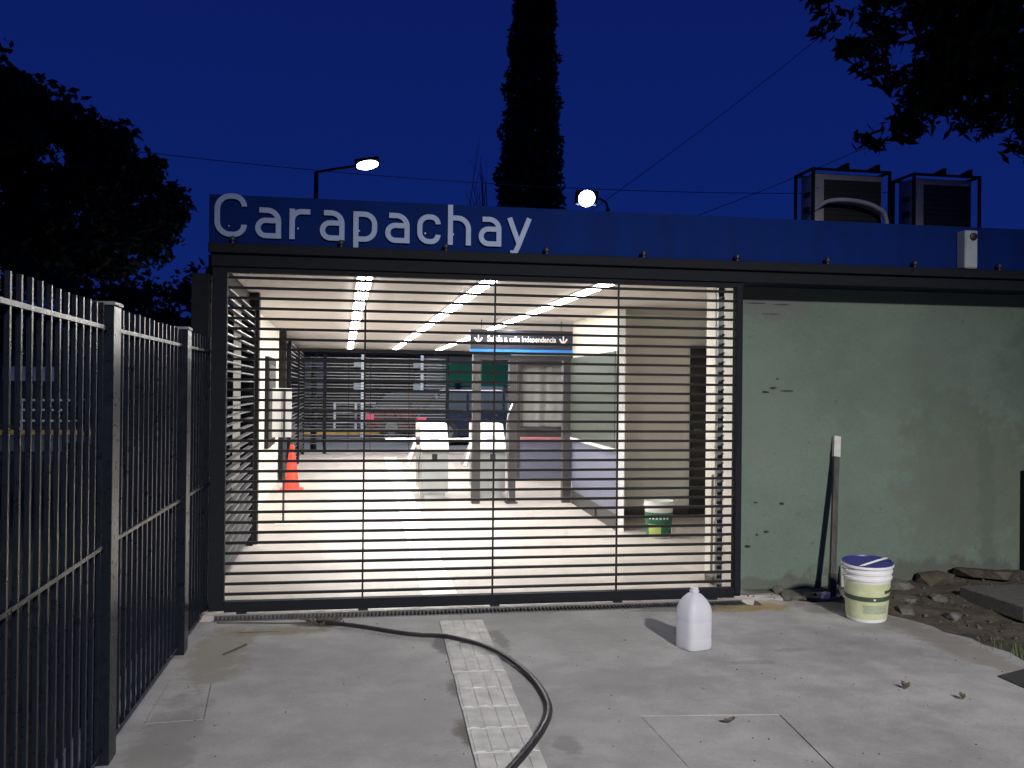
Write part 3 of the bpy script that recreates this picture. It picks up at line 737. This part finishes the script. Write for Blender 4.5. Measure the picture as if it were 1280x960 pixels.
# ================================================================ INSIDE THE HALL
def turnstile(x0, lb):
    T = thing('turnstile', lb, 'turnstile', (x0+.165, 12.6, 0), 'turnstiles in the hall')
    prof = [(12.16,.10),(12.15,.60),(12.16,.62),(13.15,.62),(13.16,.10)]
    MB().prism(prof, 0, x0, x0+.33).build('cabinet', mat('turnstile grey', (.33, .35, .345), .45, var=.04), T)
    MB().prism([(12.19,.006),(12.19,.0995),(13.12,.0995),(13.12,.006)], 0, x0+.03, x0+.30).build('plinth', mat('turnstile base', (.40, .42, .41), .5, var=.06), T)
    MB().prism([(12.12,.6205),(12.14,.64),(12.42,.955),(12.50,.97),(13.18,.97),(13.18,.6205)], 0, x0-.008, x0+.338).build('head', white, T)
    q = Matrix.Translation((x0+.165, 12.270, .785)) @ Matrix.Rotation(R(48.4), 4, 'X')
    rd_ = MB(); rd_.lathe((0, 0, 0), [(.06, .0), (.06, .006)], 20); rd_.v = [tuple(q @ Vector(v)) for v in rd_.v]; rd_.build('card_reader', logo, T)
    hub = MB().lathe((x0-.03, 12.5, .745), [(.055, -.03), (.055, .03)], 16, Matrix.Rotation(R(90), 3, 'Y')).build('hub', portal_m, T)
    for a in (0, 120, 240):
        # three arms on a tilted hub: one level, two down and aside
        d_ = {0: Vector((-1, 0, 0)), 120: Vector((-.30, -.45, -.84)), 240: Vector((-.30, .45, -.84))}[a]
        p0 = Vector((x0-.05, 12.5, .758)); MB().tube([p0, p0+d_*.40], .021, 8).build('arm', arm_m, T)
    MB().tube([(x0-.012, 12.2, .66), (x0-.045, 12.16, .45), (x0-.045, 12.16, .18), (x0-.005, 12.2, .04)], .010, 8).build('guard_tube', chrome, T)
turnstile(1.015, 'white turnstile standing alone in the middle of the hall')
turnstile(1.752, 'white turnstile on the right beside the steel portal')
MB().tube(catmull([(2.09, 11.7, 1.25), (2.03, 11.7, 1.05), (2.02, 11.7, .6), (2.05, 11.7, .05)], 8), .013, 8).build('curved_rail', chrome, None, label='curved polished steel tube beside the right turnstile', cat='rail')
CN = thing('traffic_cone', 'red traffic cone standing by the left side of the hall', 'cone', (-.66, 13.55, 0))
MB().box(-.82, -.50, 13.40, 13.70, .005, .03, bev=.006).build('base', red, CN)
MB().lathe((-.66, 13.55, 0), [(.115,.0305),(.105,.05),(.03,.62),(.022,.625)], 24).build('body', red, CN)
NB = thing('notice_board', 'white notice board on a thin dark post near the left wall', 'notice board', (-.6, 10.2, 0))
MB().box(-.705, -.51, 10.25, 10.275, .90, 1.41, bev=.003).build('board', white, NB)
MB().box(-.592, -.570, 10.22, 10.248, .015, 1.40).build('post', portal_m, NB)
MB().box(-.66, -.44, 10.15, 10.33, .0045, .0148).build('foot_plate', white, NB)
MB().box(-.6085, -.6065, 10.246, 10.2495, .92, 1.39).build('fold_line', portal_m, NB)
PQ = thing('wall_case', 'tall dark glazed case fixed on the cream side wall', 'case', (-.9, 12.8, .7))
MB().box(-.929, -.88, 12.15, 13.45, .66, 1.80).build('case', slat_m, PQ)
MB().box(-.8795, -.876, 12.25, 13.35, .76, 1.70).build('glass_front', dark_door, PQ)

# ================================================================ BEYOND THE HALL
def foliage(name, m, pts, size, parent, asp=.5, jit=1.0, **kw):
    """one leaf-sized bent quad per point, random attitude"""
    n = len(pts); pts = np.asarray(pts, float)
    a = rng.normal(size=(n, 3)); a /= np.linalg.norm(a, axis=1)[:, None]
    b = rng.normal(size=(n, 3)); b -= a*(a*b).sum(1)[:, None]; b /= np.linalg.norm(b, axis=1)[:, None]
    s = size*rng.uniform(.6, 1.35, n)[:, None]
    v = np.stack([pts-a*s, pts+b*s*asp, pts+a*s, pts-b*s*asp], 1).reshape(-1, 3)
    me = bpy.data.meshes.new(name); me.vertices.add(n*4); me.vertices.foreach_set('co', v.ravel().astype(np.float32))
    me.loops.add(n*4); me.loops.foreach_set('vertex_index', np.arange(n*4, dtype=np.int32))
    me.polygons.add(n); me.polygons.foreach_set('loop_start', np.arange(0, n*4, 4, dtype=np.int32))
    me.update(calc_edges=True); me.materials.append(m)
    o = link(bpy.data.objects.new(name, me), parent)
    if parent: o.location = -WLOC[parent]
    return tag(o, **kw)
def clumps(centers, n_each, fill=.6):
    out_ = []
    for (x, y, z, r) in centers:
        d_ = rng.normal(size=(n_each, 3)); d_ /= np.linalg.norm(d_, axis=1)[:, None]
        rad = r*(rng.random(n_each)**fill)[:, None]
        out_.append(np.array((x, y, z))+d_*rad*np.array((1, 1, .8)))
    return np.concatenate(out_)
def in_poly(x, z, poly):
    c = False; j = len(poly)-1
    for i in range(len(poly)):
        if (poly[i][1] > z) != (poly[j][1] > z) and x < (poly[j][0]-poly[i][0])*(z-poly[i][1])/(poly[j][1]-poly[i][1])+poly[i][0]: c = not c
        j = i
    return c
def crown(poly, yc, half, ncl, r0, r1, n_each):
    xs_ = [p[0] for p in poly]; zs_ = [p[1] for p in poly]; cs = []
    while len(cs) < ncl:
        x, z = random.uniform(min(xs_), max(xs_)), random.uniform(min(zs_), max(zs_))
        if in_poly(x, z, poly): cs.append((x, yc+random.uniform(-half, half), z, random.uniform(r0, r1)))
    return clumps(cs, n_each)
# big tree behind the fence
T1 = thing('broad_tree', 'large broad dark tree rising beyond the fence at the left', 'tree', (-8, 20, 0))
polyT = [(-16,5.5),(-14,7.2),(-10,8.1),(-7.2,7.55),(-5.9,7.2),(-5.15,6.65),(-4.45,6.1),(-3.4,5.65),(-3.35,4.9),(-4.0,4.3),(-4.6,3.7),(-6.3,3.5),(-9,2.9),(-16,3)]
foliage('crown', leaf_dark, crown(polyT, 20, 2.4, 900, .25, .55, 150), .105, T1)
MB().tube([(-8, 20, -.1), (-8.05, 20, 1.5), (-7.9, 20.1, 3), (-7.5, 20, 5)], [.30, .24, .2, .1], 10).build('trunk', bark, T1)
lm = MB()
for a, b in (((-8, 20, 2.6), (-5.2, 20, 4.9)), ((-7.9, 20, 3), (-10.5, 20.5, 5.5)), ((-7.8, 20, 3.4), (-6.4, 19.3, 6.4))): lm.tube([a, (Vector(a)+Vector(b))/2+Vector((0, 0, .25)), b], [.13, .09, .04], 8)
lm.build('limb', bark, T1)
T5 = thing('tall_tree', 'top of a taller dark tree at the left edge of the picture', 'tree', (-15.3, 33, 0))
foliage('crown', leaf_dark, crown([(x*1.222, 1.42+(z-1.42)*1.222) for x, z in [(-14,10.2),(-10.4,10.3),(-9.3,11.0),(-9.25,11.5),(-9.8,12.0),(-12,13)]], 33, 1.2, 44, .28, .5, 120), .1, T5)
MB().tube([(-15.3, 33, -.1), (-15.1, 33, 6), (-14.7, 33, 13.3)], [.3, .22, .12], 8).build('trunk', bark, T5)
T2 = thing('dark_shrub_tree', 'low dark bushy tree between the fence and the gate pillar', 'tree', (-3, 14, 0))
polyH = [(-9,2.0),(-9,3.1),(-7,3.35),(-5,3.2),(-3.4,2.75),(-2.7,2.72),(-2.2,2.85),(-1.25,2.8),(-1.2,.2),(-3.55,.2),(-3.6,1.95)]
foliage('crown', leaf_dark, crown(polyH, 14, 1.0, 220, .18, .38, 130), .06, T2)
MB().tube([(-2.6, 14, -.1), (-2.6, 14, 1.2), (-2.5, 14, 2.4)], [.1, .08, .04], 8).build('trunk', bark, T2)
# cypress
FK = 46.5/26
T3 = thing('cypress_tree', 'tall narrow dark cypress rising behind the station roof', 'tree', (5.05*FK, 46.5, 0))

pts = []
for i in range(26000):
    z = 1.0+random.random()**1.15*13.2; t = (z-1)/13.2
    xl = np.interp(z, [0, 6.4, 9.3, 11.2, 12.2, 13.4, 14.3], [3.95, 4.02, 4.27, 4.42, 4.58, 4.85, 5.15]); xr = np.interp(z, [0, 6.4, 9.3, 12.2, 13.4, 14.3], [6.1, 6.05, 5.9, 5.72, 5.5, 5.25])
    c_, w = (xl+xr)/2, (xr-xl)/2; a = random.uniform(0, 2*math.pi); q = random.random()**.35*(1+.09*math.sin(z*5+a*3)+.07*math.sin(z*11+a*5))*.93
    pts.append(((c_+w*q*math.cos(a))*FK, 46.5+w*FK*q*math.sin(a), 1.42+(z-1.42)*FK))
foliage('crown', cypress_m, pts, .19, T3, .4)
MB().tube([(5.05*FK, 46.5, -.1), (5.05*FK, 46.5, 10), (5.1*FK, 46.5, 21)], [.38, .28, .06], 8).build('trunk', bark, T3)
T6 = thing('bare_tree', 'bare twiggy tree beside the left flank of the cypress', 'tree', (6.4, 46.5, 0))
bt = MB()
for i in range(26):
    a = Vector((6.75, 46.5, 6.5+i*.14)); bt.tube([a, a+Vector((random.uniform(-.6, .2), random.uniform(-.5, .5), 1.2+random.random()*.9)), a+Vector((random.uniform(-.9, .15), 0, 2.2+random.random()*2.2))], [.022, .014, .006], 5)
bt.build('branch', bark, T6)
MB().tube([(6.6, 46.5, -.1), (6.65, 46.5, 5), (6.75, 46.5, 10.5)], [.16, .12, .04], 6).build('trunk', bark, T6)
# near tree at top right
T4 = thing('overhanging_tree', 'leafy tree branches hanging into the top right corner', 'tree', (12.3, 7.6, 0))
polyN = [(2.02,3.35),(2.10,3.15),(2.30,3.12),(2.45,2.98),(2.62,3.0),(2.50,2.86),(2.22,2.92),(2.13,2.93),(2.15,2.84),(2.36,2.72),(2.48,2.62),(2.60,2.68),(2.78,2.64),(2.95,2.66),(3.05,2.72),(3.4,2.62),(4.2,2.5),(5.6,2.5),(6.4,3.2),(6.2,4.6),(4.5,5.0),(2.6,4.4)]
polyN = [(x*2, 1.42+(z-1.42)*2) for x, z in polyN]
npts = crown(polyN, 8.0, .75, 1100, .10, .25, 46)
npts2 = crown([(x*2, 1.42+(z-1.42)*2) for x, z in [(2.7,3.0),(3.3,2.75),(5.6,2.7),(6.2,3.4),(6,4.6),(3,4.2)]], 8.0, 1.0, 520, .2, .4, 64)
foliage('crown', leaf_near, np.concatenate([npts, npts2]), .072, T4, .38)
MB().tube([(12.3, 7.6, -.1), (12.2, 7.6, 2.4), (11.8, 7.8, 4.6), (10.6, 8.0, 6.2)], [.28, .24, .18, .12], 10).build('trunk', bark, T4)
lm = MB()
for a, b in (((11.6, 7.8, 4.9), (4.8, 8.0, 4.6)), ((10.6, 8.0, 6.2), (4.8, 8.1, 5.6)), ((11.5, 7.8, 5.0), (6.0, 7.9, 4.2)), ((10.8, 8.0, 6.1), (8.6, 8.2, 7.6))):
    a, b = Vector(a), Vector(b); lm.tube([a, a.lerp(b, .5)+Vector((0, 0, .25)), b], [.09, .05, .010], 7)
lm.build('limb', bark, T4)

# street lamps behind the building
def far_lamp(base, pole_top, arm, head, aim, lb, ls):
    T = thing('street_lamp', lb, 'street lamp', base, 'lit street lamps behind the station')
    MB().tube([base, (base[0], base[1], pole_top)], [.07, .05], 8).build('pole', fence_m, T)
    MB().tube(arm, .03, 8).build('arm', fence_m, T)
    hq = Matrix.Translation(head) @ aim
    hm = MB().box(-.27, .27, -.18, .18, .003, .09, hq, .02).build('head', fence_m, T)
    lens = MB(); lens.lathe((0, 0, 0), [(.02, -.05), (.15, -.035), (.20, .0)], 20); lens.v = [tuple(hq @ Vector((v[0]*ls[0], v[1]*ls[1], v[2]))) for v in lens.v]; lens.build('lens', glow_lamp, T)
    L = bpy.data.lights.new('lamp_light', 'SPOT'); L.energy = LAMP_FAR; L.color = (.85, .92, 1); L.shadow_soft_size = .04; L.spot_size = R(124); L.spot_blend = .5
    o = link(bpy.data.objects.new('lamp_light', L), T); o.location = (hq @ Vector((0, 0, -.10)))-Vector(base); o.rotation_euler = (R(27), 0, 0)
    return T
def far(p, k): return (p[0]*k, p[1]*k, 1.42+(p[2]-1.42)*k)
k1, k2 = 21.9/26, 21.9/24.2
b1 = far((-.72, 26, 0), k1); far_lamp((b1[0], b1[1], 0), far((0, 0, 7.15), k1)[2], [far(p, k1) for p in ((-.72, 26, 7.14), (-.3, 26, 7.24), (.40, 26, 7.38))], far((.62, 26, 7.40), k1), Matrix.Rotation(R(-10), 4, 'Y') @ Matrix.Rotation(R(-24), 4, 'X'), 'lit street lamp on an angled arm above the letter a', (1.25, .85))
b2 = far((6.85, 24.4, 0), k2); far_lamp((b2[0], b2[1], 0), far((0, 0, 6.2), k2)[2], [far(p, k2) for p in ((6.85, 24.4, 6.19), (6.78, 24.35, 6.34), (6.6, 24.25, 6.42), (6.30, 24.15, 6.40))], far((6.17, 24.0, 6.36), k2), Matrix.Rotation(R(-66), 4, 'X'), 'round glaring street lamp right of the cypress tree', (.98, .98))
# overhead wires
def wire(pts, sag, lb, r=.008):
    a, b = Vector(pts[0]), Vector(pts[1])
    q = [a.lerp(b, t/20)-Vector((0, 0, sag*4*(t/20)*(1-t/20))) for t in range(21)]
    MB().tube(q, r, 5).build('overhead_wire', black, None, label=lb, cat='wire', group='overhead wires against the dusk sky')
def wf(p): return (p[0]*27/22, 27, 1.42+(p[2]-1.42)*27/22)
wire([wf((-10, 22, 7.05)), wf((13.5, 22, 6.45))], .65, 'level overhead wire crossing behind both street lamps', .011)
wire([wf((4.5, 22, 4.75)), wf((16.0, 22, 14.1))], .35, 'overhead wire climbing steeply towards the overhanging tree', .010)
wire([wf((7.2, 22, 5.2)), wf((18.0, 22, 10.2))], .3, 'overhead wire passing just above the caged air conditioners', .010)

# street furniture, cars and houses beyond
def railing(x0, x1, lb):
    T = thing('street_railing', lb, 'railing', ((x0+x1)/2, 30.4, 0), 'white street railings')
    for z in (.97, .68, .36): MB().box(x0, x1, 30.38, 30.42, z-.03, z+.03).build('rail', rail_w, T)
    pm = MB().box(-.035, .035, -.025, .025, .06, 1.02).mesh('post', rail_w)
    n = max(2, int((x1-x0)/.62)+1)
    for i in range(n): shared('post', pm, T, (x0+(x1-x0)*i/(n-1), 30.44, 0))
railing(-9.3, -7.2, 'white street railing seen through the picket fence')
railing(-.2, 1.75, 'white street railing seen through the far gate')
def car(x0, y, L, Hh, paint, lb, facing=1):
    T = thing('parked_car', lb, 'car', (x0+L/2, y, 0), 'cars parked across the street')
    k = Hh/1.45; X = lambda t: x0+L*t
    b = [(X(0),.32),(X(.0),.62*k),(X(.02),.80*k),(X(.16),.90*k),(X(.72),.92*k),(X(.97),.74*k),(X(1),.55*k),(X(1),.30),(X(.9),.22),(X(.08),.22)]
    MB().prism(b, 1, y-.82, y+.82).build('body', paint, T)
    c_ = [(X(.05),.901*k),(X(.14),1.30*k),(X(.2),1.36*k),(X(.52),1.36*k),(X(.74),.921*k)]
    MB().prism(c_, 1, y-.70, y+.70).build('cabin', car_glass, T)
    MB().prism([(X(.12),1.362*k),(X(.17),1.42*k),(X(.5),1.43*k),(X(.55),1.362*k)], 1, y-.66, y+.66).build('roof', paint if paint is not car_blue else rail_w, T)
    for t in (.17, .82):
        for s_ in (-.84, .70):
            w = MB().lathe((X(t), y+s_, .31), [(.31, 0), (.31, .14)], 18, Matrix.Rotation(R(-90), 3, 'X')).build('wheel', black, T)
            MB().lathe((X(t), y+s_-.004, .31), [(.18, 0), (.18, .148)], 12, Matrix.Rotation(R(-90), 3, 'X')).build('rim', metal_rail, w)
    MB().box(X(0)-.012, X(.05), y-.835, y-.4, .55*k, .70*k).build('tail_light', tail, T)
    MB().box(X(.95), X(.995), y-.835, y-.5, .52*k, .64*k).build('headlight', rail_w, T)
    for t in (.30, .52): MB().box(X(t)-.03, X(t)+.03, y-.715, y-.701, .91*k, 1.34*k).build('door_pillar', paint, T)
car(1.92, 25.3, 4.3, 1.42, car_blue, 'dark blue car parked behind the turnstiles')
car(.70, 28.0, 4.1, 1.40, car_red, 'dark red car parked beyond the blue car')
SH = thing('corner_shop', 'grey shop front with green fascia and white roller shutter across the street', 'shop', (5.5, 38, 0))
MB().box(3.3, 12, 38.1, 44, 0, 4.2).build('wall', shop_m, SH)
MB().box(3.98, 6.6, 37.98, 38.098, 1.55, 2.42).build('fascia', shop_green, SH)
MB().box(3.3, 12, 37.9, 38.097, 2.75, 2.95).build('canopy', rail_w, SH)
for i in range(17): MB().box(5.42, 6.4, 38.03, 38.095, .06+i*.088, .06+i*.088+.08).build('shutter_slat', shut_m, SH)
for x in (3.9, 4.6): MB().box(x, x+.55, 38.02, 38.094, .3, 1.45).build('window', winglass, SH)
DB = thing('dark_building', 'dark unlit building across the street behind the far gate', 'building', (-3, 45, 0))
MB().box(-9, 3.9, 45, 50, 0, 4.5).build('wall', brick_dark, DB)
for i in range(5): MB().box(-8+i*2.1, -7+i*2.1, 44.94, 44.999, 1.1, 2.6).build('window', winglass if i == 3 else dark_door, DB)
MB().box(-2.0, .9, 44.9, 44.98, .1, .9).build('doorway', dark_door, DB)
PS = thing('platform_shelter', 'low dark shelter with pale windows seen through the fence', 'shelter', (-11, 36, 0))
MB().box(-17, -7.6, 36, 39, .0, 3.0).build('wall', brick_dark, PS)
for x in (-12.6, -11.6, -10.6): MB().box(x, x+.75, 35.94, 35.998, 1.55, 2.05).build('window', rail_w, PS)
def post(x, y, h_, lb):
    T = thing('utility_post', lb, 'post', (x, y, 0), 'pale posts across the street')
    MB().box(x-.045, x+.045, y-.045, y+.045, -.03, h_).build('shaft', rail_w, T)
    for z in (1.35, 2.05): MB().box(x-.26, x-.046, y-.05, y+.05, z, z+.22).build('meter_box', box_pale, T)
post(.62, 29.0, 4.2, 'pale post with two boxes left of the dark red car')
post(2.42, 29.4, 4.2, 'pale post with two boxes behind the turnstiles')

# ================================================================ ROOF
def ac_unit(x0, x1, y, z1, lb, hose):
    T = thing('caged_air_conditioner', lb, 'air conditioner', ((x0+x1)/2, y+.25, 2.4), 'caged air conditioners on the roof')
    MB().box(x0+.03, x1-.03, y+.04, y+.27, 2.46, z1-.03, bev=.01).build('casing', ac_m, T)
    MB().box(x0+.13, x1-.05, y+.03, y+.0395, 2.50, z1-.085).build('grille', ac_dark, T)
    gb = MB().box(-(x1-x0-.18)/2, (x1-x0-.18)/2, -.003, .003, -.004, .004).mesh('grille_bar', ac_dark)
    for i in range(16): shared('grille_bar', gb, T, ((x0+.13+x1-.05)/2, y+.026, 2.53+i*(z1-2.66)/16))
    for (zz_, r_) in ((z1-.22, .018), (z1-.36, .024), (z1-.50, .016)): MB().box(x0+.018, x0+.029, y+.09, y+.19, zz_, zz_+r_*2).build('valve', ac_dark, T)
    for (zz_) in (z1-.16, z1-.46): MB().lathe((x0+.07, y+.039, zz_), [(.014, 0), (.010, .012)], 8, Matrix.Rotation(R(90), 3, 'X')).build('cap', chrome, T)
    ca = MB(); X0, X1, Y0, Y1 = x0, x1, y-.02, y+.30
    for xx in (X0, X1):
        for yy in (Y0, Y1): ca.box(xx-.011, xx+.011, yy-.011, yy+.011, 2.40, z1)
    for yy in (Y0, Y1): ca.box(X0+.012, X1-.012, yy-.010, yy+.010, z1-.021, z1-.001)
    for xx in (X0, X1): ca.box(xx-.010, xx+.010, Y0+.012, Y1-.012, z1-.0205, z1-.0005)
    ca.build('cage', dark_steel, T)
    for t in (.38, .78):
        xx = X0+(X1-X0)*t; MB().prism([(xx-.10, z1-.018), (xx+.02, z1+.045), (xx+.045, z1+.045), (xx+.045, z1-.018)], 1, Y0-.035, Y0-.012).build('bracket', dark_steel, T)
    if hose:
        q = catmull([(x0+.02, y+.02, z1-.36), (x0+.12, y-.07, z1-.29), (x0+.33, y-.10, z1-.285), (x0+.54, y-.09, z1-.33), (x1-.06, y-.07, z1-.44), (x1-.05, y-.06, 2.46)], 8)
        MB().tube(q, [.016+.006*i/len(q) for i in range(len(q))], 8).build('pipe', pipe_pale, T)
ac_unit(3.93, 4.638, 7.6, 3.335, 'caged rooftop air conditioner with a pale pipe looped in front', True)
ac_unit(4.87, 5.50, 7.6, 3.335, 'caged rooftop air conditioner nearest the right end, without a loop of pipe', False)
EB = thing('flood_lamp_box', 'pale upright box with a dark round eye fixed on the blue parapet', 'box', (4.36, 6.15, 2.3))
MB().box(4.312, 4.412, 6.09, 6.188, 2.307, 2.575, bev=.008).build('casing', box_pale, EB)
MB().lathe((4.372, 6.091, 2.53), [(.026, 0), (.026, .014), (.018, .018)], 16, Matrix.Rotation(R(90), 3, 'X')).build('eye', black, EB)

# ================================================================ street lamp behind the camera (its shadows fall on wall and floor)
SLb = (2.6, -8.6, 0)
T = thing('street_lamp', 'tall street lamp on the kerb behind the viewer lighting the forecourt', 'street lamp', SLb)
MB().tube([SLb, (2.6, -8.6, 6.3)], [.08, .05], 8).build('pole', fence_m, T)
MB().tube([(2.6, -8.6, 6.29), (2.6, -8.2, 6.45), (2.6, -7.9, 6.45)], .03, 8).build('arm', fence_m, T)
MB().box(2.48, 2.72, -7.95, -7.45, 6.42, 6.50, bev=.02).build('head', fence_m, T)
L = bpy.data.lights.new('lamp_light', 'SPOT'); L.energy = LAMP_FRONT; L.color = (1, .985, .97); L.shadow_soft_size = .30; L.spot_size = R(47.5); L.spot_blend = 1.0
o = link(bpy.data.objects.new('lamp_light', L), T); o.location = Vector((2.6, -7.7, 6.38))-Vector(SLb)
o.rotation_euler = (Vector((2.25, 2.4, 0))-Vector((2.6, -7.7, 6.38))).to_track_quat('-Z', 'Y').to_euler()
